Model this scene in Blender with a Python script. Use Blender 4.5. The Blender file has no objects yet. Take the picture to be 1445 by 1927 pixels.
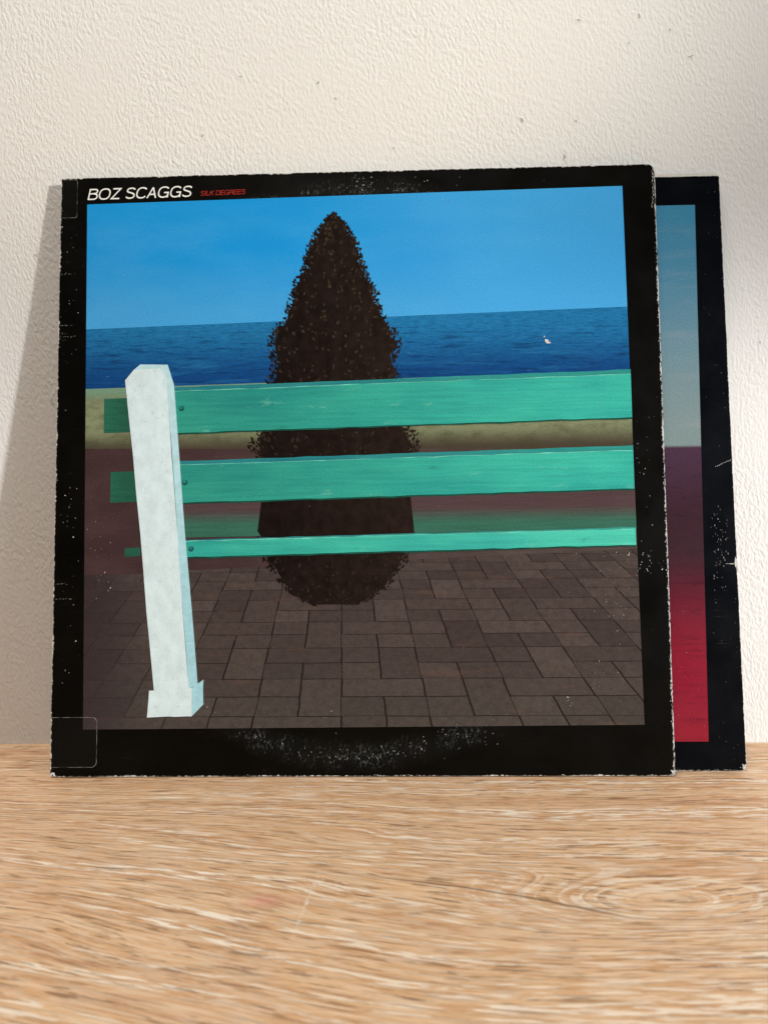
import bpy, bmesh, math, random
from mathutils import Vector, Matrix
random.seed(7)
SC = bpy.context.scene
COL = SC.collection

# ------------------------------------------------------------------ camera
cd = bpy.data.cameras.new('camera'); cam = bpy.data.objects.new('camera', cd); COL.objects.link(cam)
cd.sensor_fit = 'VERTICAL'; cd.sensor_height = 36.0; cd.lens = 36.0 * 1447 / 1927
cd.clip_start = 0.01; cd.clip_end = 60
CP = Vector((0.011839, -0.424353, 0.157767))
pit, yaw, rol = 0.063741, -0.031464, -0.013524
fw = Vector((math.sin(yaw) * math.cos(pit), math.cos(yaw) * math.cos(pit), -math.sin(pit)))
r0 = Vector((math.cos(yaw), -math.sin(yaw), 0)); u0 = r0.cross(fw)
ri = math.cos(rol) * r0 + math.sin(rol) * u0; up = -math.sin(rol) * r0 + math.cos(rol) * u0
M = Matrix.Identity(4)
for i in range(3):
    M[i][0] = ri[i]; M[i][1] = up[i]; M[i][2] = -fw[i]; M[i][3] = CP[i]
cam.matrix_world = M
cd.dof.use_dof = True; cd.dof.focus_distance = 0.392; cd.dof.aperture_fstop = 12.5
SC.camera = cam

# ------------------------------------------------------------------ light
W = bpy.data.worlds.new('World'); SC.world = W; W.use_nodes = True
bg = W.node_tree.nodes['Background']
bg.inputs[0].default_value = (0.86, 0.94, 1.0, 1); bg.inputs[1].default_value = 0.07
SC.view_settings.view_transform = 'Standard'; SC.view_settings.look = 'None'
SC.view_settings.exposure = 0.07; SC.view_settings.gamma = 1.0

def lamp(name, kind, loc, target, power, color, **kw):
    l = bpy.data.lights.new(name, kind); l.energy = power; l.color = color
    for k, v in kw.items(): setattr(l, k, v)
    o = bpy.data.objects.new(name, l); COL.objects.link(o); o.location = loc
    o.rotation_euler = (Vector(target) - Vector(loc)).to_track_quat('-Z', 'Y').to_euler()
    return o
# low warm light from a window far to the right, its patch ending on the upper right of the wall
lamp('warm_window_light', 'SPOT', (2.05, -1.42, 0.56), (-0.06, 0.0, 0.40), 215, (1.0, 0.915, 0.80),
     shadow_soft_size=0.055, spot_size=math.radians(8.3), spot_blend=0.72)
# the same window's whiter light low on the right hand side
lamp('low_window_light', 'SPOT', (2.05, -1.42, 0.32), (0.01, 0.0, -0.035), 235, (0.985, 0.99, 1.0),
     shadow_soft_size=0.055, spot_size=math.radians(15), spot_blend=0.40)
# sky seen through that window: broad, cool
lamp('sky_window_light', 'AREA', (1.75, -1.05, 0.80), (0.15, 0.0, 0.2), 10.0, (0.52, 0.78, 1.0), shape='RECTANGLE', size=0.8, size_y=0.9)
# broad soft light of the room above the tabletop
lamp('room_light', 'AREA', (-0.20, -0.55, 1.70), (-0.05, -0.30, 0.0), 19.0, (1.0, 0.97, 0.92), shape='RECTANGLE', size=0.9, size_y=0.5)

# ------------------------------------------------------------------ node helper
class T:
    """small expression builder on one material's node tree"""
    def __init__(s, name):
        s.m = bpy.data.materials.new(name); s.m.use_nodes = True
        s.t = s.m.node_tree; s.n = s.t.nodes; s.bsdf = s.n['Principled BSDF']; s.out = s.n['Material Output']
        tc = s.n.new('ShaderNodeTexCoord'); s.obj = tc.outputs['Object']
        sep = s.n.new('ShaderNodeSeparateXYZ'); s.t.links.new(s.obj, sep.inputs[0])
        s.x, s.y, s.z = sep.outputs
    def put(s, v, sock):
        if isinstance(v, bpy.types.NodeSocket): s.t.links.new(v, sock)
        elif isinstance(v, (tuple, list)) and len(v) == 3 and sock.type == 'RGBA': sock.default_value = (*v, 1)
        else: sock.default_value = v
    def op(s, o, a, b=0.0, c=None, clamp=False):
        n = s.n.new('ShaderNodeMath'); n.operation = o; n.use_clamp = clamp
        s.put(a, n.inputs[0]); s.put(b, n.inputs[1])
        if c is not None: s.put(c, n.inputs[2])
        return n.outputs[0]
    def add(s, a, b): return s.op('ADD', a, b)
    def sub(s, a, b): return s.op('SUBTRACT', a, b)
    def mul(s, a, b): return s.op('MULTIPLY', a, b)
    def div(s, a, b): return s.op('DIVIDE', a, b)
    def mn(s, a, b): return s.op('MINIMUM', a, b)
    def mx(s, a, b): return s.op('MAXIMUM', a, b)
    def sq(s, a): return s.mul(a, a)
    def vec(s, x, y, z=0.0):
        n = s.n.new('ShaderNodeCombineXYZ')
        for i, v in enumerate((x, y, z)): s.put(v, n.inputs[i])
        return n.outputs[0]
    def noise(s, vec, scale, detail=2.0, rough=0.5, dist=0.0):
        n = s.n.new('ShaderNodeTexNoise'); s.put(vec, n.inputs['Vector'])
        n.inputs['Scale'].default_value = scale; n.inputs['Detail'].default_value = detail
        n.inputs['Roughness'].default_value = rough; n.inputs['Distortion'].default_value = dist
        return n.outputs['Fac']
    def rng(s, v, a, b, c=0.0, d=1.0, smooth=True):
        n = s.n.new('ShaderNodeMapRange'); n.interpolation_type = 'SMOOTHSTEP' if smooth else 'LINEAR'
        s.put(v, n.inputs[0])
        for i, k in enumerate((a, b, c, d)): s.put(k, n.inputs[i + 1])
        return n.outputs[0]
    def mix(s, f, a, b, blend='MIX'):
        n = s.n.new('ShaderNodeMix'); n.data_type = 'RGBA'; n.blend_type = blend
        s.put(f, n.inputs[0]); s.put(a, n.inputs[6]); s.put(b, n.inputs[7])
        return n.outputs[2]
    def gauss(s, x, y, x0, y0, sx, sy):
        a = s.sq(s.div(s.sub(x, x0), sx)); b = s.sq(s.div(s.sub(y, y0), sy))
        return s.op('EXPONENT', s.mul(s.add(a, b), -1.0))
    def bump(s, h, dist, strength=1.0, normal=None):
        n = s.n.new('ShaderNodeBump'); s.put(strength, n.inputs['Strength'])
        n.inputs['Distance'].default_value = dist; s.put(h, n.inputs['Height'])
        if normal is not None: s.t.links.new(normal, n.inputs['Normal'])
        return n.outputs[0]
    def set(s, **kw):
        names = dict(base='Base Color', rough='Roughness', spec='Specular IOR Level', normal='Normal', alpha='Alpha', coat='Coat Weight', coatrough='Coat Roughness')
        for k, v in kw.items(): s.put(v, s.bsdf.inputs[names[k]])
        return s.m

def lin(r, g, b):
    f = lambda c: (c / 255) / 12.92 if c <= 10 else (((c / 255) + 0.055) / 1.055) ** 2.4
    return (f(r), f(g), f(b))

# ------------------------------------------------------------------ mesh helpers
def link(name, me, mats, parent=None, **props):
    o = bpy.data.objects.new(name, me); COL.objects.link(o)
    for m in (mats if isinstance(mats, (list, tuple)) else [mats]): me.materials.append(m)
    if parent is not None: o.parent = parent
    for k, v in props.items(): o[k] = v
    return o
def raw(name, V, F, mi=None):
    me = bpy.data.meshes.new(name); me.from_pydata(V, [], F); me.update()
    if mi: me.polygons.foreach_set('material_index', mi)
    return me
def box(name, x0, x1, y0, y1, z0, z1):
    V = [(x, y, z) for x in (x0, x1) for y in (y0, y1) for z in (z0, z1)]
    return raw(name, V, [(0, 1, 3, 2), (4, 6, 7, 5), (0, 4, 5, 1), (2, 3, 7, 6), (0, 2, 6, 4), (1, 5, 7, 3)])
def slab(name, pts, y0, y1):
    """outline pts (x, z) extruded from y0 (front) to y1 (back)"""
    n = len(pts)
    V = [(x, y0, z) for x, z in pts] + [(x, y1, z) for x, z in pts]
    F = [tuple(range(n)), tuple(range(2 * n - 1, n - 1, -1))]
    F += [(i, i + n, (i + 1) % n + n, (i + 1) % n) for i in range(n)]
    me = raw(name, V, F)
    bm = bmesh.new(); bm.from_mesh(me); bmesh.ops.recalc_face_normals(bm, faces=bm.faces); bm.to_mesh(me); bm.free()
    return me
def rrect(x0, z0, x1, z1, r, n=5, jit=0.0, step=None, skew=0.0):
    """rounded rectangle outline, r = radii BL, BR, TR, TL, counter-clockwise; edges a little uneven"""
    P = []
    for (cx, cz, a0, rr) in ((x0 + r[0], z0 + r[0], 180, r[0]), (x1 - r[1], z0 + r[1], 270, r[1]), (x1 - r[2], z1 - r[2], 0, r[2]), (x0 + r[3], z1 - r[3], 90, r[3])):
        for k in range(n):
            a = math.radians(a0 + 90 * k / (n - 1)); P.append((cx + rr * math.cos(a), cz + rr * math.sin(a)))
    if step:
        Q = []
        for i, p in enumerate(P):
            q = P[(i + 1) % len(P)]; d = math.dist(p, q); m = max(1, int(d / step))
            for k in range(m):
                t = k / m; e = jit if (k and m > 3) else 0
                Q.append((p[0] + (q[0] - p[0]) * t + random.uniform(-e, e), p[1] + (q[1] - p[1]) * t + random.uniform(-e, e)))
        P = Q
    return [(x + skew * z, z) for x, z in P]

# ------------------------------------------------------------------ wall and tabletop
t = T('wall_paint')
warp = t.noise(t.obj, 120, 2, 0.5)
p1 = t.vec(t.add(t.mul(t.x, 1.0), t.mul(warp, 0.004)), 0.0, t.add(t.mul(t.z, 0.55), t.mul(t.x, 0.22)))
h1 = t.rng(t.noise(p1, 660, 1.5, 0.5), 0.22, 0.80)
h2 = t.noise(t.vec(t.x, 0.3, t.z), 190, 2, 0.5)
h3 = t.noise(t.vec(t.x, 0.7, t.z), 1300, 2, 0.6)
h = t.add(t.add(t.mul(h1, 0.60), t.mul(h2, 0.45)), t.mul(h3, 0.07))
col = t.mix(t.noise(t.obj, 9, 3, 0.6), lin(226, 223, 217), lin(232, 230, 225))
col = t.mix(t.rng(t.noise(t.vec(t.x, 2.0, t.z), 420, 4, 0.7), 0.70, 0.78, 0, 0.20), col, lin(170, 165, 155))
wall_mat = t.set(base=col, rough=0.62, spec=0.25, normal=t.bump(h, 0.00075, t.rng(t.noise(t.vec(t.x, 5.0, t.z), 14, 3, 0.6), 0.30, 0.72, 0.30, 0.64)))
wall = link('wall', box('wall', -2.2, 2.2, 0.0, 0.10, -0.04, 1.8), wall_mat, kind='structure')

t = T('limed_oak')
x, y = t.x, t.y
# grain field v: long fibres along x, bent round knots so that its contours make cathedrals and loops
w1 = t.sub(t.noise(t.vec(t.mul(x, 5.0), t.mul(y, 11.0), 0.3), 1.0, 2, 0.5), 0.5)
w2 = t.sub(t.noise(t.vec(t.mul(x, 26.0), t.mul(y, 60.0), 1.3), 1.0, 2, 0.5), 0.5)
v = t.add(y, t.mul(w1, 0.024))
v = t.add(v, t.mul(w2, 0.0016))
v = t.add(v, t.mul(t.mul(t.op('SMOOTH_MIN', x, 0.03, 0.08), 0.22), t.rng(y, -0.05, -0.13))); vs = v
for (kx, ky, sx, sy, a) in ((0.100, -0.158, 0.046, 0.019, 0.052), (0.185, -0.140, 0.05, 0.03, 0.03), (-0.060, -0.118, 0.10, 0.014, 0.016), (0.028, -0.138, 0.060, 0.013, -0.014),
                            (0.160, -0.128, 0.05, 0.016, -0.010), (0.0, -0.200, 0.05, 0.014, 0.009), (-0.120, -0.19, 0.09, 0.014, 0.007)):
    v = t.add(v, t.mul(t.gauss(x, y, kx, ky, sx, sy), a))
vp = t.add(vs, t.mul(t.sub(v, vs), 0.18))                     # pores run nearly straight; their density follows the growth rings
ring = t.noise(t.vec(t.mul(x, 2.0), t.mul(v, 150.0), 2.0), 1.0, 2, 0.55)
fib = t.noise(t.vec(t.mul(x, 34.0), t.mul(vp, 520.0), 0.0), 1.0, 4, 0.70)
fib2 = t.noise(t.vec(t.mul(x, 70.0), t.mul(vp, 1300.0), 5.0), 1.0, 2, 0.6)
blot = t.noise(t.vec(t.mul(x, 10.0), t.mul(y, 16.0), 7.0), 1.0, 3, 0.55)
col = t.mix(t.rng(ring, 0.32, 0.68), lin(212, 160, 114), lin(230, 186, 141))
col = t.mix(t.rng(fib, 0.34, 0.54, 0.80, 0.0), col, lin(168, 122, 84))
col = t.mix(t.rng(fib2, 0.32, 0.55, 0.35, 0.0), col, lin(170, 128, 92))
col = t.mix(t.rng(blot, 0.40, 0.75, 0.0, 0.30), col, lin(216, 172, 136))
wide = t.noise(t.vec(t.mul(x, 7.0), t.mul(y, 12.0), 23.0), 1.0, 2, 0.5)
lime_zone = t.rng(t.noise(t.vec(t.mul(x, 4.0), t.mul(v, 230.0), 9.0), 1.0, 2, 0.5), 0.50, 0.60)
pore = t.rng(t.noise(t.vec(t.mul(x, 62.0), t.mul(vp, 700.0), 11.0), 1.0, 3, 0.62), 0.46, 0.55)
fig = t.mx(t.gauss(x, y, 0.100, -0.150, 0.075, 0.030), t.mul(t.gauss(x, y, -0.050, -0.122, 0.085, 0.018), 0.8))
fl = t.rng(t.noise(t.vec(t.mul(x, 16.0), t.mul(v, 330.0), 29.0), 1.0, 3, 0.60), 0.52, 0.62)
fd = t.rng(t.noise(t.vec(t.mul(x, 16.0), t.mul(v, 260.0), 31.0), 1.0, 3, 0.60), 0.50, 0.64)
brk = t.rng(t.noise(t.vec(t.mul(x, 90.0), t.mul(y, 420.0), 37.0), 1.0, 2, 0.6), 0.36, 0.62, 0.25, 1.0)
col = t.mix(t.mul(t.mul(fd, fig), t.mul(brk, 0.62)), col, lin(150, 108, 74))
col = t.mix(t.mul(t.mul(fl, fig), t.mul(brk, 0.66)), col, lin(250, 232, 208))
lime = t.mul(pore, t.add(t.mul(t.mul(lime_zone, t.rng(wide, 0.35, 0.65, 0.45, 1.0)), 0.62), 0.22))
col = t.mix(lime, col, lin(252, 236, 214))
dark_zone = t.rng(t.noise(t.vec(t.mul(x, 4.0), t.mul(v, 150.0), 19.0), 1.0, 2, 0.5), 0.42, 0.58, 0.22, 1.0)
dark = t.rng(t.noise(t.vec(t.mul(x, 60.0), t.mul(vp, 640.0), 15.0), 1.0, 3, 0.62), 0.54, 0.62, 0.0, 0.66)
dark = t.mul(dark, dark_zone)
col = t.mix(dark, col, lin(124, 86, 56))
# dark crack along the grain, a pale scuff across it and a small pink stain
cx = t.sub(x, 0.040); cl = t.sub(t.sub(y, -0.150), t.add(t.add(t.mul(cx, -0.30), t.mul(t.sq(cx), -0.9)), t.mul(w2, 0.006)))
crack = t.mul(t.rng(t.op('ABSOLUTE', cl), 0.0, 0.0011, 1.0, 0.0), t.rng(t.op('ABSOLUTE', cx), 0.030, 0.055, 0.75, 0.0))
col = t.mix(crack, col, lin(92, 64, 44))
sx_ = t.sub(x, t.add(-0.026, t.mul(t.add(y, 0.155), 0.10)))
scuff = t.mul(t.rng(t.op('ABSOLUTE', sx_), 0.0003, 0.0011, 1.0, 0.0), t.rng(t.op('ABSOLUTE', t.add(y, 0.158)), 0.014, 0.024, 1.0, 0.0))
scuff = t.mul(scuff, t.rng(t.noise(t.obj, 700, 2, 0.6), 0.45, 0.6))
col = t.mix(t.mul(scuff, 0.55), col, lin(240, 226, 208))
col = t.mix(t.mul(t.gauss(x, y, -0.042, -0.157, 0.006, 0.0035), 0.42), col, lin(214, 120, 120))
gh = t.add(t.add(t.mul(fib, 0.6), t.mul(fib2, 0.3)), t.sub(t.mul(lime, -0.35), t.mul(dark, 0.6)))
oak = t.set(base=col, rough=t.rng(fib, 0.3, 0.7, 0.50, 0.40), spec=0.35, normal=t.bump(gh, 0.00035, 0.8))
table = link('tabletop', box('tabletop', -1.1, 1.1, -0.60, 0.0, -0.036, 0.0), oak, kind='structure')

# little hairs and specks caught in the wall paint, each a curled sliver of bristle
t = T('bristle'); bristle_mat = t.set(base=t.mix(t.noise(t.obj, 900, 2), lin(70, 62, 52), lin(120, 110, 98)), rough=0.6)
def bristle(px, pz, L, ang, curl):
    V, F = [], []; n = 7; r = 0.00011
    a = ang; X, Z = px, pz
    for i in range(n):
        nx, nz = -math.sin(a), math.cos(a); rr = r * (0.5 + math.sin(math.pi * (i + 0.5) / n))
        for k in range(4):
            th = math.pi / 2 * k
            V.append((X + nx * rr * math.cos(th), -0.00035 - rr * math.sin(th), Z + nz * rr * math.cos(th)))
        a += curl / n; X += L / n * math.cos(a); Z += L / n * math.sin(a)
    for i in range(n - 1):
        for k in range(4):
            F.append((4 * i + k, 4 * i + (k + 1) % 4, 4 * i + 4 + (k + 1) % 4, 4 * i + 4 + k))
    F += [(3, 2, 1, 0), tuple(4 * (n - 1) + k for k in range(4))]
    link('bristle', raw('bristle', V, F), bristle_mat, wall)
S_ = 0.000285
for (px, py, L, a, c) in ((1091, 36, 2.6, 2.0, 1.5), (1196, 24, 3.4, 0.2, -3.0), (1253, 53, 1.7, 0.3, 1.2), (1288, 99, 3.6, 0.1, 0.5), (980, 208, 3.6, 0.6, -3.4),
                          (600, 147, 2.6, -.4, 2.6), (634, 172, 1.5, -.9, 0.8), (1083, 215, 2.0, 0.8, 1.8), (1060, 272, 4.0, 0.2, -3.6), (455, 133, 1.8, -.8, 1.0),
                          (381, 243, 1.9, 0.4, 1.9), (741, 263, 1.4, 0.1, 1.2), (1180, 76, 1.2, 1.2, 0.5), (50, 460, 3.0, -.6, 1.4), (70, 735, 2.8, -.3, -.5), (1428, 610, 1.6, .5, 2.0)):
    bristle(-0.2055 + px * S_ * (1 - 0.0) - 0.000010 * (py / 40), 0.4085 - py * 0.0002905 - px * 0.0000085, L / 1000, a, c)

# ------------------------------------------------------------------ printed card materials
def edge_dist(t, x0, x1, z0, z1, skew=0.0):
    xx = t.sub(t.x, t.mul(t.z, skew)) if skew else t.x
    return t.mn(t.mn(t.sub(xx, x0), t.sub(x1, xx)), t.mn(t.sub(t.z, z0), t.sub(z1, t.z)))
def paper_finish(t, col, rough=0.36, seed=0.0, spec=0.07):
    """print on coated card: fine weave, gentle waviness, rubbed spots in the gloss"""
    fibre = t.noise(t.vec(t.mul(t.x, 260.0), seed, t.mul(t.z, 1700.0)), 1.0, 2, 0.6)
    wave = t.noise(t.vec(t.x, seed, t.z), 11, 2, 0.5)
    n = t.bump(wave, 0.006, 0.35); n = t.bump(fibre, 0.00006, 0.5, n)
    g = t.noise(t.vec(t.x, seed + 3, t.z), 1400, 2, 0.7)
    col = t.mix(0.35, col, t.mix(t.rng(g, 0.3, 0.7), (0.25, 0.25, 0.25), (0.75, 0.75, 0.75)), 'SOFT_LIGHT')
    ro = t.rng(t.noise(t.vec(t.x, seed + 5, t.z), 40, 4, 0.65), 0.3, 0.75, rough - 0.06, rough + 0.10)
    return t.set(base=col, rough=ro, spec=spec, normal=n)
def scuffed_black(name, ext, base, rub, amount, seed, skew=0.0, arc=None):
    t = T(name)
    d = edge_dist(t, *ext, skew)
    n1 = t.noise(t.vec(t.x, seed, t.z), 520, 4, 0.7); n2 = t.noise(t.vec(t.x, seed + 1, t.z), 38, 3, 0.6)
    thr = t.add(t.mul(d, 420.0 / amount), t.mul(t.sub(0.62, n2), 2.1))
    wear = t.rng(t.sub(n1, t.mul(thr, 0.30)), 0.36, 0.46)
    col = t.mix(t.rng(n2, 0.35, 0.7), base, tuple(c * 1.7 for c in base))
    # dull rubbing near the rim and fine horizontal hairlines
    hair = t.rng(t.noise(t.vec(t.mul(t.x, 60.0), seed, t.mul(t.z, 900.0)), 1.0, 3, 0.7), 0.62, 0.80)
    zone = t.rng(t.noise(t.vec(t.x, seed + 2, t.z), 24, 3, 0.6), 0.46, 0.72)
    col = t.mix(t.mul(t.mul(hair, zone), rub), col, lin(120, 116, 110))
    if arc:
        ax, az, ar, aw, a0, a1 = arc
        rr = t.op('SQRT', t.add(t.sq(t.sub(t.x, ax)), t.sq(t.sub(t.z, az))))
        band = t.rng(t.op('ABSOLUTE', t.sub(rr, ar)), 0.0, aw, 1.0, 0.0)
        lim = t.rng(t.op('ABSOLUTE', t.sub(t.x, a0)), a1 * 0.55, a1, 1.0, 0.0)
        st = t.rng(t.noise(t.vec(t.mul(t.x, 900.0), seed, t.mul(t.z, 380.0)), 1.0, 3, 0.75), 0.50, 0.72)
        cl = t.rng(t.noise(t.vec(t.mul(t.x, 90.0), seed + 4, t.mul(t.z, 60.0)), 1.0, 2, 0.6), 0.40, 0.62)
        col = t.mix(t.mul(t.mul(band, lim), t.add(t.mul(t.mul(st, cl), 0.30), 0.008)), col, lin(165, 168, 164))
    col = t.mix(wear, col, lin(205, 198, 186))
    return paper_finish(t, col, 0.38, seed)

def flat_print(name, c0, c1=None, axis='z', a=0.0, b=1.0, mott=0.12, mscale=(60, 60), seed=0.0, fleck=None):
    """one printed colour, or a printed blend from c0 to c1, with mottle of the photograph it reproduces"""
    t = T(name)
    col = c0 if c1 is None else t.mix(t.rng(getattr(t, axis), a, b), c0, c1)
    m = t.noise(t.vec(t.mul(t.x, float(mscale[0])), seed, t.mul(t.z, float(mscale[1]))), 1.0, 4, 0.62)
    col = t.mix(1.0, col, t.mix(t.rng(m, 0.3, 0.7), (1 - mott,) * 3, (1 + mott,) * 3), 'MULTIPLY')
    if fleck:
        fc, fs, lo, hi, am = fleck
        f = t.noise(t.vec(t.mul(t.x, float(fs[0])), seed + 2, t.mul(t.z, float(fs[1]))), 1.0, 3, 0.6)
        col = t.mix(t.rng(f, lo, hi, 0.0, am), col, fc)
    return paper_finish(t, col, 0.34, seed)

# ------------------------------------------------------------------ front record sleeve
SZ = 0.3145; MM = 0.001
BL = Vector((-0.17184, -0.047459, 0.0006))
e = Vector((SZ, 0.000528, 0)).normalized()
s_ = (0.047195 - 0.006) / SZ
u = (Vector((-e.y, e.x, 0)) * s_ + Vector((0, 0, math.sqrt(1 - s_ * s_)))).normalized(); inw = u.cross(e)
A = Matrix.Identity(4)
for i in range(3):
    A[i][0] = e[i]; A[i][1] = inw[i]; A[i][2] = u[i]; A[i][3] = BL[i]
sleeve = bpy.data.objects.new('record_sleeve', None); COL.objects.link(sleeve); sleeve.matrix_world = A
sleeve.empty_display_size = 0.05
sleeve['label'] = 'worn black bordered record sleeve with blue seaside picture leaning in front'
sleeve['category'] = 'record sleeve'; sleeve['group'] = 'record sleeves leaning on the wall'

board_black = scuffed_black('scuffed_black_card', (0.0, SZ, 0.0, SZ), lin(6, 5, 3), 0.24, 0.45, 1.0, arc=(0.157, 0.157, 0.147, 0.010, 0.157, 0.085))
t = T('raw_card'); card = t.set(base=t.mix(t.noise(t.obj, 500, 3, 0.7), lin(196, 188, 174), lin(226, 220, 208)), rough=0.8, spec=0.2)
t = T('back_card')
card_back = t.set(base=t.mix(t.rng(t.noise(t.obj, 260, 4, 0.75), 0.42, 0.56), lin(46, 40, 36), lin(205, 202, 200)), rough=0.7, spec=0.2)

outline = rrect(0.0, 0.0, SZ, SZ, (0.0022, 0.0024, 0.0036, 0.0010), jit=0.00012, step=0.006)
link('front_board', slab('front_board', outline, 0.0, 0.0007), [board_black], sleeve)
link('back_board', slab('back_board', rrect(0.0004, 0.0, SZ + 0.0009, SZ - 0.0008, (0.002, 0.0016, 0.004, 0.001), jit=0.00008, step=0.008), 0.0016, 0.0022), [card_back], sleeve)
link('spine', box('spine', 0.0002, 0.0009, 0.00072, 0.00158, 0.001, SZ - 0.001), [board_black], sleeve)

# -- flat printed picture: a plain seaside view in bands of colour (layers of ink 0.05 mm apart)
def zh(xm): return 231.8 + (xm - 14) * 6.7 / 285.5            # horizon of the view
t = T('print_sky')
hz = t.noise(t.vec(t.mul(t.x, 12.0), 2.0, t.mul(t.z, 34.0)), 1.0, 4, 0.6)
col = t.mix(t.rng(t.z, 0.232, 0.275), lin(66, 154, 208), lin(26, 142, 208))
col = t.mix(t.rng(t.x, 0.10, 0.28, 0.0, 0.75), col, lin(74, 166, 222))
col = t.mix(t.rng(hz, 0.40, 0.72, 0.0, 0.16), col, lin(104, 180, 220))
sky = paper_finish(t, col, 0.34, 2.0)
t = T('print_sea')
rel = t.div(t.sub(0.2352, t.z), 0.033)
rip = t.noise(t.vec(t.mul(t.x, 55.0), 0.0, t.mul(t.z, 620.0)), 1.0, 4, 0.65)
swell = t.noise(t.vec(t.mul(t.x, 22.0), 3.0, t.mul(t.z, 240.0)), 1.0, 3, 0.6); chop = t.noise(t.vec(t.mul(t.x, 210.0), 5.0, t.mul(t.z, 1300.0)), 1.0, 4, 0.7)
col = t.mix(t.rng(rel, 0.0, 1.0), lin(36, 118, 166), lin(20, 66, 120))
col = t.mix(t.mul(t.rng(rip, 0.50, 0.68, 0.0, 0.75), t.rng(rel, 0.0, 0.5, 0.25, 1.0)), col, lin(14, 36, 72))
col = t.mix(t.rng(swell, 0.52, 0.72, 0.0, 0.4), col, lin(44, 124, 168))
col = t.mix(t.rng(chop, 0.42, 0.62, 0.0, 0.40), col, lin(14, 56, 104))
gl = t.noise(t.vec(t.mul(t.x, 160.0), 8.0, t.mul(t.z, 900.0)), 1.0, 3, 0.7)
col = t.mix(t.rng(gl, 0.64, 0.74, 0.0, 0.45), col, lin(96, 156, 190))
sea = paper_finish(t, col, 0.34, 4.0)
t = T('print_concrete')
cn = t.noise(t.vec(t.mul(t.x, 90.0), 0.0, t.mul(t.z, 180.0)), 1.0, 5, 0.65)
col = t.mix(t.rng(t.z, 0.166, 0.180), lin(70, 60, 48), lin(128, 134, 100))
col = t.mix(t.rng(cn, 0.4, 0.7, 0, 0.55), col, lin(64, 62, 44))
col = t.mix(t.rng(t.z, 0.192, 0.199), col, lin(112, 142, 116))
concrete = paper_finish(t, col, 0.34, 6.0)
shrub_dark = flat_print('print_shrub_dark', lin(26, 18, 15), lin(36, 26, 21), 'x', 0.10, 0.19, 0.30, (200, 160), 8.0)
shrub_leaf = flat_print('print_shrub_leaf', lin(44, 35, 27), lin(58, 48, 36), 'z', 0.08, 0.28, 0.30, (300, 260), 9.0)
stub_green = flat_print('print_stub', lin(44, 104, 80), lin(36, 84, 66), 'x', 0.016, 0.04, 0.12, (60, 500), seed=9.0)
def painted(name, c0, c1, seed, worn):
    t = T(name)
    g = t.noise(t.vec(t.mul(t.x, 26.0), seed, t.mul(t.z, 620.0)), 1.0, 4, 0.65)
    w = t.noise(t.vec(t.mul(t.x, 48.0), seed + 2, t.mul(t.z, 150.0)), 1.0, 4, 0.7)
    k = t.noise(t.vec(t.mul(t.x, 14.0), seed + 4, t.mul(t.z, 30.0)), 1.0, 3, 0.6)
    col = t.mix(t.rng(t.x, 0.06, 0.30), c0, c1)
    col = t.mix(1.0, col, t.mix(t.rng(g, 0.3, 0.7), (0.86, 0.88, 0.90), (1.10, 1.08, 1.08)), 'MULTIPLY')
    col = t.mix(1.0, col, t.mix(t.rng(k, 0.3, 0.7), (0.74, 0.84, 0.95), (1.24, 1.10, 1.08)), 'MULTIPLY')
    col = t.mix(t.rng(w, 0.60, 0.74, 0.0, worn), col, lin(132, 196, 168))
    col = t.mix(t.rng(w, 0.26, 0.36, worn * 0.8, 0.0), col, lin(34, 96, 78))
    return paper_finish(t, col, 0.34, seed)
board_face = painted('print_board_face', lin(46, 142, 122), lin(56, 170, 148), 10.0, 0.45)
board_top = painted('print_board_top', lin(40, 120, 122), lin(50, 142, 128), 11.0, 0.3)
seat_face = painted('print_board_low', lin(56, 166, 142), lin(70, 184, 158), 12.5, 0.35)
board_edge = flat_print('print_board_edge', lin(26, 74, 60), None, mott=0.3, mscale=(80, 400), seed=17.0)
glint = flat_print('print_board_glint', lin(110, 190, 166), None, mott=0.3, mscale=(120, 400), seed=18.0)
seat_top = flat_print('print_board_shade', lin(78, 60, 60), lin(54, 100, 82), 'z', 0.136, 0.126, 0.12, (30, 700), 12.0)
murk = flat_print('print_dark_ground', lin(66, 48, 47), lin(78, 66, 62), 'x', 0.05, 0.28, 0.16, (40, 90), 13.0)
t = T('print_paving')
dep = t.sub(0.2352, t.z)
pu = t.div(t.mul(t.sub(t.x, 0.150), 4.6), dep); pv = t.div(2.05, dep)
wob = t.noise(t.vec(pu, 0.0, t.mul(pv, 1.0)), 1.6, 3, 0.6)
def brick(uu, vv, bw, rh, off):
    b = t.n.new('ShaderNodeTexBrick'); b.offset = off
    t.put(t.vec(t.add(uu, t.mul(wob, 0.05)), t.add(vv, t.mul(wob, 0.05)), 0.0), b.inputs['Vector'])
    for k, vv_ in (('Scale', 1.0), ('Mortar Size', 0.015), ('Mortar Smooth', 0.5), ('Bias', 0.0), ('Brick Width', bw), ('Row Height', rh)): b.inputs[k].default_value = vv_
    b.inputs['Color1'].default_value = (0.25, 0.25, 0.25, 1); b.inputs['Color2'].default_value = (0.75, 0.75, 0.75, 1); b.inputs['Mortar'].default_value = (0, 0, 0, 1)
    return b.outputs['Color'], b.outputs['Fac']
bc1, bf1 = brick(pu, pv, 1.0, 0.5, 0.5)
bc2, bf2 = brick(pv, pu, 1.0, 0.5, 0.5)
ck = t.n.new('ShaderNodeTexChecker'); ck.inputs['Scale'].default_value = 1.0
t.put(t.vec(t.add(pu, t.mul(wob, 0.05)), t.add(pv, t.mul(wob, 0.05)), 0.5), ck.inputs['Vector'])
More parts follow.
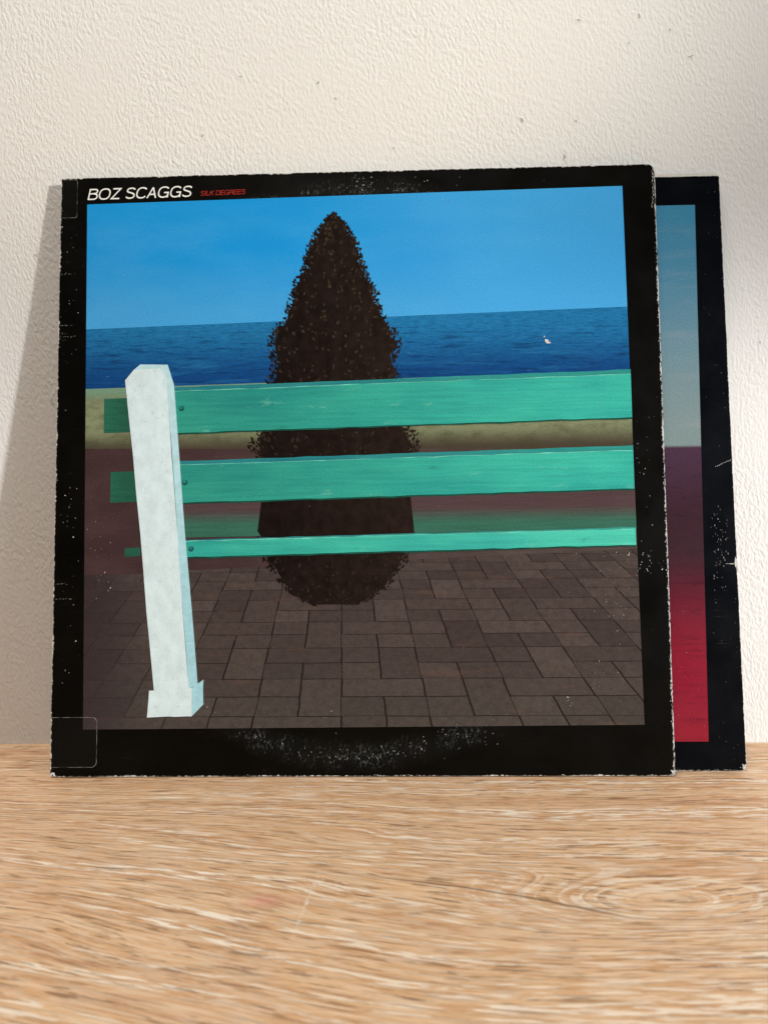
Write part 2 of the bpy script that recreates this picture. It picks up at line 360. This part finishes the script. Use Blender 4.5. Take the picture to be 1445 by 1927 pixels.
bcol = t.mix(ck.outputs['Fac'], bc1, bc2); bfac = t.mix(ck.outputs['Fac'], bf1, bf2)
stone = t.noise(t.vec(t.mul(t.x, 240.0), 5.0, t.mul(t.z, 330.0)), 1.0, 4, 0.7)
col = t.mix(bcol, lin(56, 46, 44), lin(88, 76, 70))
col = t.mix(t.rng(t.z, 0.024, 0.075, 0.45, 0.0), col, lin(76, 72, 64))
col = t.mix(t.rng(stone, 0.35, 0.7, 0.0, 0.35), col, lin(40, 32, 30))
col = t.mix(t.mul(bfac, t.rng(t.x, 0.05, 0.10, 0.35, 0.95)), col, lin(36, 28, 26))
col = t.mix(t.mul(t.rng(t.noise(t.vec(pu, 2.0, t.mul(pv, 3.0)), 1.2, 2), 0.62, 0.74), 0.22), col, lin(104, 74, 60))
col = t.mix(t.rng(t.x, 0.016, 0.058, 0.75, 0.0), col, lin(50, 40, 42))
paving = paper_finish(t, col, 0.34, 14.0)
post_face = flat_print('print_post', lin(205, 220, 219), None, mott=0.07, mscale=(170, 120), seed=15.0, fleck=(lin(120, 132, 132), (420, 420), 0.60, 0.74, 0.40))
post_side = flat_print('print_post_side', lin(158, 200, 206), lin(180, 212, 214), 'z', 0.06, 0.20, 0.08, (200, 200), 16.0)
PM = [sky, sea, concrete, shrub_dark, shrub_leaf, stub_green, board_face, seat_face, board_edge, glint, board_top, seat_top, murk, paving, post_face, post_side]
pv_, pf_, pm_ = [], [], []
def ink(pts, mat, layer):
    b = len(pv_); pv_.extend((x * MM, -(0.00004 + 0.00005 * layer), z * MM) for x, z in pts)
    pf_.append(tuple(range(b, b + len(pts)))); pm_.append(PM.index(mat))
XL = lambda z: 16.6 - (z - 23.5) * 2.4 / 276.4                # left and right rims of the picture
XR = lambda z: 300.4 - (z - 25) * 2.6 / 278
def band(zl0, zr0, zl1, zr1, mat, layer, x0=None, x1=None):   # a strip between a lower and an upper sloping edge
    a = XL(zl0) if x0 is None else x0; a1 = XL(zl1) if x0 is None else x0
    b = XR(zr0) if x1 is None else x1; b1 = XR(zr1) if x1 is None else x1
    ink([(a, zl0), (b, zr0), (b1, zr1), (a1, zl1)], mat, layer)
band(zh(14), zh(299), 299.9, 303.1, sky, 0)
band(199.8, 204.9, zh(14), zh(299), sea, 0)
band(168, 164, 199.8, 204.9, concrete, 0)
band(102, 113, 168, 164, murk, 0)
band(23.5, 25.0, 102, 113, paving, 0)
# dark bushy shrub standing behind the boards
def ragged(P, amp, depth=3):
    for _ in range(depth):
        Q = []
        for i, p in enumerate(P):
            q = P[(i + 1) % len(P)]; dx, dz = q[0] - p[0], q[1] - p[1]; k = random.gauss(0, amp)
            Q += [p, ((p[0] + q[0]) / 2 - dz * k, (p[1] + q[1]) / 2 + dx * k)]
        P = Q
    return P
def half_width(z):                                            # outline of the bush: egg shaped, widest low down
    q = (z - 86) / 204
    f = math.sqrt(max(0, 1 - ((0.24 - q) / 0.248) ** 2)) if q < 0.24 else max(0, 1 - ((q - 0.24) / 0.77) ** 2.1) ** 0.8
    return 40 * f * (1 + 0.07 * math.sin(q * 21) + 0.05 * math.sin(q * 47 + 1))
zs = [86 + k * 3.4 for k in range(61)]
ink([(146 + half_width(z) * .93 + random.gauss(0, .8), z) for z in zs] + [(146 - half_width(z) * .93 + random.gauss(0, .8), z) for z in reversed(zs)], shrub_dark, 1)
for k in range(3400):
    z = random.uniform(86, 292); w = half_width(z); rim = random.random() < 0.55
    xx = 146 + (random.choice((-1, 1)) * (w * random.uniform(.84, 1.03) + random.uniform(-1, 1.2)) if rim else random.uniform(-w, w) * .92)
    a = random.gauss(math.pi / 2 - (xx - 146) * 0.016, .55); L = random.uniform(1.1, 3.0); b_ = random.uniform(.30, .75); ca, sa = math.cos(a), math.sin(a)
    ink([(xx + p * ca - q * sa, z + p * sa + q * ca) for p, q in ((-L * .5, 0), (0, -b_), (L * .6, 0), (0, b_))], shrub_leaf if random.random() < (.12 if rim else .36) else shrub_dark, 1.2 + (k % 40) * 0.015)
# three painted boards fixed to a white post
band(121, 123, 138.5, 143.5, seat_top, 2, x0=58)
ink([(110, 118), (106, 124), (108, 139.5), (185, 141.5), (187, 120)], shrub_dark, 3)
for i, (a, b, c, d, tl, tr) in enumerate(((175.2, 180.2, 197.4, 203.0, 199.6, 205.4), (138.6, 143.5, 158.6, 163.3, 160.6, 165.8), (110.4, 114.8, 118.8, 123.0, 119.6, 123.9))):
    n = 34; x0 = 52; zl = lambda p, q, x: p + (q - p) * (x - x0) / (300 - x0)
    X = [x0 + (XR(170) - x0) * k / n for k in range(n + 1)]; jt = lambda: random.gauss(0, .10)
    lo = [(x, zl(a, b, x) + jt()) for x in X]; mid = [(x, zl(c, d, x) + jt()) for x in X]; top = [(x, zl(tl, tr, x) + jt()) for x in X]
    def strip(p, q, mat, layer):
        for k in range(n): ink([p[k], p[k + 1], q[k + 1], q[k]], mat, layer)
    strip(mid, top, board_top, 4); strip(lo, mid, seat_face if i == 2 else board_face, 4)
    strip([(x, z - .55 + jt()) for x, z in lo], [(x, z + .25) for x, z in lo], board_edge, 4.4)
    strip([(x, z - .12 + jt()) for x, z in mid], [(x, z + .16 + jt()) for x, z in mid], glint, 4.4)
    band(a + 1, a + 1.4, c - 3, c - 2.6, stub_green, 1, x0=(25, 29, 37)[i], x1=45)
for bx, bz in ((66, 189), (68, 150), (71.5, 115.5)):          # bolt heads on the boards beside the post
    ink([(bx + 1.5 * math.cos(k * .7854), bz - .3 + 1.5 * math.sin(k * .7854)) for k in range(8)], board_edge, 4.8)
    ink([(bx - .2 + 1.0 * math.cos(k * .7854), bz + .1 + 1.0 * math.sin(k * .7854)) for k in range(8)], board_top, 5.2)
# the white post: chamfered head, worn shaft, low plinth
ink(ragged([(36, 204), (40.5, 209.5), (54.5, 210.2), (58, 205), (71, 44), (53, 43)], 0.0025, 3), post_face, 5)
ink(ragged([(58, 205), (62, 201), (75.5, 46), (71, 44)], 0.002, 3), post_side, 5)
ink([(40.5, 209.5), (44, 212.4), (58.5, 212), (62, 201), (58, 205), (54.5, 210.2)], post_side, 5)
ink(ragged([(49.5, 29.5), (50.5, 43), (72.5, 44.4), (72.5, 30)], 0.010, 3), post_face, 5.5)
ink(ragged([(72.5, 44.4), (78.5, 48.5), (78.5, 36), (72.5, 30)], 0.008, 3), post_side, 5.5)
link('picture_print', raw('picture_print', pv_, pf_, pm_), PM, sleeve)

# -- lettering printed on the top border
def arc(cx, cz, rx, rz, a0, a1, n=14, p=2.35):
    P = []
    for k in range(n + 1):                                    # superellipse, as in a grotesque typeface
        a = math.radians(a0 + (a1 - a0) * k / n); c, q = math.cos(a), math.sin(a)
        P.append((cx + rx * math.copysign(abs(c) ** (2 / p), c), cz + rz * math.copysign(abs(q) ** (2 / p), q)))
    return P
h_ = 0.058                                                    # half stroke in cap heights
GL = {'B': (0.70, [[(h_, 0), (h_, 1)], [(h_, 1 - h_), (.36, 1 - h_)] + arc(.36, .755, .21, .187, 90, -90, 10)[1:] + [(h_, .568 - 0.03)], [(.36, .53), (.38, .53)] + arc(.38, .294, .235, .236, 90, -90, 10)[1:] + [(h_, h_)]]),
      'O': (0.84, [arc(.40, .5, .345, .455, 0, 360, 44)]), 'Z': (0.68, [[(.06, 1 - h_), (.57, 1 - h_), (.07, h_), (.60, h_)]]),
      'S': (0.69, [arc(.325, .745, .245, .20, 12, 205, 14) + [(.17, .60), (.34, .53), (.49, .465)] + arc(.325, .26, .26, .205, 35, -168, 16)]),
      'C': (0.76, [arc(.385, .5, .325, .455, 38, 322, 36)]), 'A': (0.70, [[(.045, 0), (.325, .955)], [(.325, .955), (.615, 0)], [(.135, .335), (.525, .335)]]),
      'G': (0.82, [arc(.40, .5, .34, .455, 38, 325, 36) + [(.70, .46), (.42, .46)], [(.70, .46), (.70, 0)]]), ' ': (0.30, []),
      'I': (0.28, [[(.13, 0), (.13, 1)]]), 'L': (0.57, [[(h_, 1), (h_, h_), (.53, h_)]]), 'K': (0.70, [[(h_, 0), (h_, 1)], [(.60, 1), (.08, .40)], [(.25, .60), (.62, 0)]]),
      'D': (0.75, [[(h_, 0), (h_, 1)], [(h_, 1 - h_), (.30, 1 - h_)] + arc(.30, .5, .35, .442, 90, -90, 20)[1:] + [(h_, h_)]]),
      'E': (0.64, [[(h_, 0), (h_, 1)], [(h_, 1 - h_), (.57, 1 - h_)], [(h_, .52), (.53, .52)], [(h_, h_), (.59, h_)]]),
      'R': (0.73, [[(h_, 0), (h_, 1)], [(h_, 1 - h_), (.38, 1 - h_)] + arc(.38, .73, .225, .212, 90, -90, 12)[1:] + [(h_, .50)], [(.40, .50), (.56, .40), (.60, 0)]])}
def lettering(name, text, x0, x1, z0, cap, tilt, mat, w):
    V, F = [], []; adv = sum(GL[c][0] for c in text); sl = 0.20; k = ((x1 - x0) / cap - sl) / adv; px = 0.0; ns = 0
    for ch in text:
        for st in GL[ch][1]:
            P = [(px + p[0] * k, p[1]) for p in st]; n = len(P); closed = math.dist(P[0], P[-1]) < 1e-6; b = len(V); ns += 1
            for i in range(n):
                p, q = (P[i - 1] if i else (P[-2] if closed else None)), (P[i + 1] if i < n - 1 else (P[1] if closed else None))
                d1 = Vector((P[i][0] - p[0], P[i][1] - p[1])).normalized() if p else None
                d2 = Vector((q[0] - P[i][0], q[1] - P[i][1])).normalized() if q else None
                d1 = d1 or d2; d2 = d2 or d1
                nn = Vector((-d1.y - d2.y, d1.x + d2.x)); nn.normalize(); m = w / max(0.45, nn.dot(Vector((-d1.y, d1.x))))
                for sg in (1, -1):
                    X, Z = P[i][0] + sg * nn.x * m, P[i][1] + sg * nn.y * m
                    X += sl * Z
                    V.append(((x0 + X * cap) * MM, -0.00006 - ns * 0.0000015, (z0 + Z * cap + tilt * X * cap / (x1 - x0)) * MM))
            F += [(b + 2 * i, b + 2 * i + 1, b + 2 * i + 3, b + 2 * i + 2) for i in range(n - 1)]
        px += GL[ch][0] * k
    return link(name, raw(name, V, F), mat, sleeve)
white_ink = flat_print('print_white', lin(232, 230, 224), None, mott=0.05, mscale=(300, 300), seed=20.0)
red_ink = flat_print('print_red', lin(176, 52, 44), None, mott=0.08, mscale=(300, 300), seed=21.0)
lettering('title_lettering', 'BOZ SCAGGS', 14.2, 71.6, 302.3, 6.1, 0.5, white_ink, 0.060)['label'] = 'white slanted capitals'
lettering('title_lettering', 'SILK DEGREES', 75.0, 99.7, 303.2, 2.6, 0.4, red_ink, 0.052)['label'] = 'small red slanted capitals'

# -- clear stickers wrapped round the spine at two corners
t = T('clear_film'); film = t.set(base=lin(200, 200, 196), rough=t.rng(t.noise(t.obj, 120, 3), 0.3, 0.7, 0.18, 0.34), spec=0.5, alpha=0.004)
t = T('film_rim'); rim = t.set(base=lin(190, 188, 180), rough=0.4, alpha=t.rng(t.noise(t.obj, 300, 3), 0.35, 0.65, 0.04, 0.38))
def sticker(x0, z0, x1, z1, r):
    o_ = rrect(x0 * MM, z0 * MM, x1 * MM, z1 * MM, (0.0002, r * MM, r * MM, 0.0002), n=6)
    i_ = rrect(x0 * MM, (z0 + .22) * MM, (x1 - .22) * MM, (z1 - .22) * MM, (0.0002, r * MM, r * MM, 0.0002), n=6)
    n = len(o_); yf = -0.00042
    V = [(x, yf, z) for x, z in o_] + [(x, yf, z) for x, z in i_] + [(x, yf + 0.00012, z) for x, z in o_]
    F = [tuple(range(n, 2 * n))]; mi = [0]
    for k in range(n):
        j = (k + 1) % n
        F += [(k, j, n + j, n + k), (k, 2 * n + k, 2 * n + j, j)]; mi += [1, 1]
    link('clear_sticker', raw('clear_sticker', V, F, mi), [film, rim], sleeve)
sticker(0.2, 4.6, 24.0, 29.8, 2.6)
sticker(0.2, 292.5, 9.0, 313.6, 1.2)

# -- chips and rubs where the print has come off the card
t = T('bare_paper'); bare = t.set(base=t.mix(t.noise(t.obj, 900, 2), lin(190, 186, 178), lin(214, 210, 202)), rough=0.8, spec=0.2)
t = T('rubbed_ink'); rubbed = t.set(base=t.mix(t.noise(t.obj, 900, 2), lin(96, 94, 90), lin(150, 147, 142)), rough=0.7, spec=0.2)
cv, cf, cm = [], [], []
def chip(xm, zm, s, asp, ang, dull):
    n = random.randint(5, 8); b = len(cv); ca, sa = math.cos(ang), math.sin(ang)
    for k in range(n):
        a = 2 * math.pi * k / n; r = s * random.uniform(0.45, 1.0)
        p, q = r * math.cos(a), r * asp * math.sin(a)
        X, Z = xm + p * ca - q * sa, zm + p * sa + q * ca
        cv.append((min(max(X, 0.2), 314.3) * MM, -0.00034 - 0.0000008 * (len(cf) % 60), min(max(Z, 0.2), 314.3) * MM))
    cf.append(tuple(range(b, b + n))); cm.append(1 if dull else 0)
def cluster(x, z, n, sx, sz, s, dull=0.8, asp=(0.3, 2.2)):
    for _ in range(n):
        chip(random.gauss(x, sx), random.gauss(z, sz), s * random.choice((0.5, 0.6, 0.8, 1.0, 1.3)), random.uniform(*asp), random.uniform(0, 3.14), random.random() < dull)
chip(256.4, 221.0, 1.3, 1.7, 0.5, False); chip(258.0, 220.2, 0.7, 1.0, 0.2, False); chip(255.2, 223.4, 0.5, 1.0, 0.2, False)
for args in ((163, 307.5, 26, 5, 2.2, .30), (185, 305, 20, 8, 3, .24), (172, 302.5, 10, 8, .6, .26), (203, 298, 20, 6, 3.5, .24), (215, 288, 8, 10, 6, .22),
             (296, 108, 30, 6, 7, .26), (306, 106, 22, 3, 3, .28), (287, 92, 18, 4, 9, .30), (291, 72, 16, 4, 9, .26), (280, 45, 14, 8, 5, .24), (262, 36, 9, 3, 2, .26),
             (25, 120, 14, 6, 8, .24), (27, 100, 14, 3, 4, .26), (9, 130, 26, 3, 18, .24), (8, 70, 16, 3, 26, .24), (8, 255, 16, 3, 22, .22), (4, 225, 14, 2, 14, .24),
             (306, 160, 20, 4, 20, .24), (212, 20.5, 26, 10, 3.5, .24), (150, 30, 14, 30, 5, .22), (106, 18, 14, 4, 2, .22),
             (200, 150, 26, 55, 26, .17), (160, 190, 16, 60, 30, .17), (220, 250, 22, 50, 30, .15), (120, 60, 30, 60, 24, .17), (240, 70, 22, 40, 28, .17), (60, 90, 12, 16, 50, .18),
             (90, 255, 14, 40, 26, .15), (250, 180, 16, 30, 10, .18), (100, 280, 8, 40, 12, .14)):
    cluster(*args)
for _ in range(110):                                          # rubbed ring left by the disc inside
    th = math.radians(random.gauss(270, 14)); r = random.gauss(146.5, 2.2)
    chip(157 + r * math.cos(th), 157 + r * math.sin(th), random.uniform(0.10, 0.26), random.uniform(0.8, 3.6), random.gauss(0, .25), random.random() < 0.8)
for z in (234, 228, 262, 98, 90):                             # short creases running in from the spine
    for k in range(9): chip(1 + k * random.uniform(.5, 1.1), z + random.gauss(0, .25), .3, .35, random.gauss(0, .3), random.random() < .5)
for _ in range(90):                                          # nibbled rim along foot, head and sides
    sd = random.choice('bbbtrrl'); q = random.uniform(2, 312); w = abs(random.gauss(0, .35)); L = random.uniform(.2, 1.0)
    if sd == 'b': chip(q, .35 + w * .5, L, .25, 0, random.random() < .3)
    elif sd == 't': chip(q, 314.1 - w * .5, L * .7, .25, 0, random.random() < .6)
    elif sd == 'r': chip(314.0 - w, q, .22, L * 4, 0, random.random() < .5)
    else: chip(.5 + w, q, .2, L * 4, 0, random.random() < .6)
for k in range(26): chip(random.uniform(.4, 2.4), random.uniform(.3, 1.8), .45, 1, random.random() * 3, False)
for k in range(16): chip(314.2 - abs(random.gauss(0, .7)), random.uniform(.3, 2.6), .4, 1.4, random.random() * 3, k % 3 == 0)
for k in range(22): chip(313.9 - abs(random.gauss(0, .5)) - max(0, k - 14) * .15, 312.5 - k * 1.0, .25, 3, .1, k % 2 == 0)
link('scuff_marks', raw('scuff_marks', cv, cf, cm), [bare, rubbed], sleeve, kind='stuff')

# ------------------------------------------------------------------ second sleeve behind
B2 = Vector((0.180654, -0.040434, 0.0005)); u2 = Vector((0.177509, -0.003, 0.306198)) - Vector((0.180654, -0.040434, 0.0))
skew = u2.x / math.hypot(u2.y, u2.z); u2 = Vector((0, u2.y, u2.z)).normalized(); e2 = Vector((1, 0, 0)); in2 = u2.cross(e2)
A2 = Matrix.Identity(4)
for i in range(3):
    A2[i][0] = e2[i]; A2[i][1] = in2[i]; A2[i][2] = u2[i]; A2[i][3] = B2[i]
inner = bpy.data.objects.new('record_sleeve', None); COL.objects.link(inner); inner.matrix_world = A2; inner.empty_display_size = 0.05
inner['label'] = 'second record sleeve standing behind, showing only a blue to crimson strip'
inner['category'] = 'record sleeve'; inner['group'] = 'record sleeves leaning on the wall'
H2 = 0.3084; W2 = 0.308
inner_black = scuffed_black('inner_black_card', (-W2, 0.0, 0.0, H2), lin(2, 3, 6), 0.26, 0.22, 31.0, skew)
o2 = [(x, z) for x, z in rrect(-W2, 0.0, 0.0, H2, (0.001, 0.0034, 0.0012, 0.001), jit=0.00010, step=0.005)]
notch = []
for (x, z) in o2:                                             # a small tear on the long edge
    if x > -0.0005 and 0.1005 < z < 0.1095: continue
    notch.append((x, z))
    if x > -0.0005 and 0.094 < z <= 0.1005 and not any(abs(q[0] + 0.0013) < 1e-6 for q in notch):
        notch += [(-0.0004, 0.1018), (-0.0013, 0.1036), (-0.0046, 0.1041), (-0.0014, 0.1046), (-0.0011, 0.1060), (-0.0004, 0.1085)]
o2 = [(x + skew * z, z) for x, z in notch]
link('front_panel', slab('front_panel', o2, 0.0, 0.00045), [inner_black], inner)
link('back_panel', slab('back_panel', rrect(-W2, 0.0, -0.0004, H2 + 0.0020, (0.001, 0.003, 0.002, 0.001), jit=0.00006, step=0.006, skew=skew * 1.03), 0.0009, 0.0013), [card], inner)
t = T('print_dusk')
z = t.z; fade = t.noise(t.vec(t.mul(t.x, 20.0), 0.0, t.mul(t.z, 30.0)), 1.0, 3, 0.6)
zz = t.add(z, t.mul(t.sub(fade, 0.5), 0.004))
up_ = t.mix(t.rng(zz, 0.165, 0.29), lin(120, 136, 134), lin(62, 128, 158))
lo_ = t.mix(t.rng(zz, 0.050, 0.115), lin(132, 28, 46), lin(58, 34, 42))
lo_ = t.mix(t.rng(zz, 0.125, 0.165), lo_, lin(70, 46, 62))
lo_ = t.mix(t.rng(zz, 0.014, 0.040, 0.5, 0.0), lo_, lin(146, 38, 46))
cs = t.noise(t.vec(t.mul(t.x, 14.0), 4.0, t.mul(t.z, 110.0)), 1.0, 4, 0.6); rs = t.noise(t.vec(t.mul(t.x, 60.0), 6.0, t.mul(t.z, 420.0)), 1.0, 4, 0.65)
up_ = t.mix(t.rng(cs, 0.48, 0.74, 0.0, 0.22), up_, lin(158, 156, 156)); lo_ = t.mix(t.rng(rs, 0.50, 0.70, 0.0, 0.35), lo_, lin(34, 20, 30))
dusk = paper_finish(t, t.mix(t.rng(z, 0.1640, 0.1660), lo_, up_), 0.34, 33.0)
pp = [(-W2 + 0.016, 0.0145), (-0.0184, 0.0145), (-0.0164 + 0.0002, 0.2929), (-W2 + 0.018, 0.2929)]
link('picture_print', raw('picture_print', [(x, -0.00005, zv) for x, zv in pp], [(0, 1, 2, 3)]), dusk, inner)
cv, cf, cm = [], [], []
def chip2(xm, zm, s, asp, ang, dull):
    n = random.randint(5, 7); b = len(cv)
    for k in range(n):
        a = 2 * math.pi * k / n; r = s * random.uniform(.5, 1); p, q = r * math.cos(a), r * asp * math.sin(a)
        X = xm + p * math.cos(ang) - q * math.sin(ang); Z = zm + p * math.sin(ang) + q * math.cos(ang)
        cv.append((min(X, -0.1 + skew * Z) * MM, -0.0001 - 0.0000008 * (len(cf) % 60), max(Z, .15) * MM))
    cf.append(tuple(range(b, b + n))); cm.append(1 if dull else 0)
for k in range(9): chip2(-8.6 + k * .95 - 1.55, 154.2 + k * .42 + random.gauss(0, .15), .5, .35, .4, False)
for k in range(8): chip2(-5.4 + k * .7 - 1.05, 104.2 + random.gauss(0, .12), .45, .3, 0, False)
for k in range(8): chip2(-1.3 - random.random() * .6, 104.4 + random.uniform(-.6, 2.6), .35, 1.4, 0, False)
for k in range(60): chip2(random.uniform(-13, -5), random.gauss(112, 12), .14, random.uniform(1.5, 6), .05, random.random() < .85)
for k in range(44): chip2(random.uniform(-15, -2), random.uniform(2, 300), .13, random.uniform(.6, 2), random.random() * 3, random.random() < .7)
for k in range(10): chip2(random.uniform(-34, -18), random.uniform(16, 90), .14, 1, 0, random.random() < .5)
for k in range(20): chip2(-.5 - abs(random.gauss(0, .9)), .3 + abs(random.gauss(0, .9)) + max(0, .8 - k * .04), .4, 1.2, random.random() * 3, k % 4 == 0)
for k in range(26): chip2(random.uniform(-40, -3), .3 + abs(random.gauss(0, .15)), .4, .3, 0, k % 3 == 0)
link('scuff_marks', raw('scuff_marks', cv, cf, cm), [bare, rubbed], inner, kind='stuff')
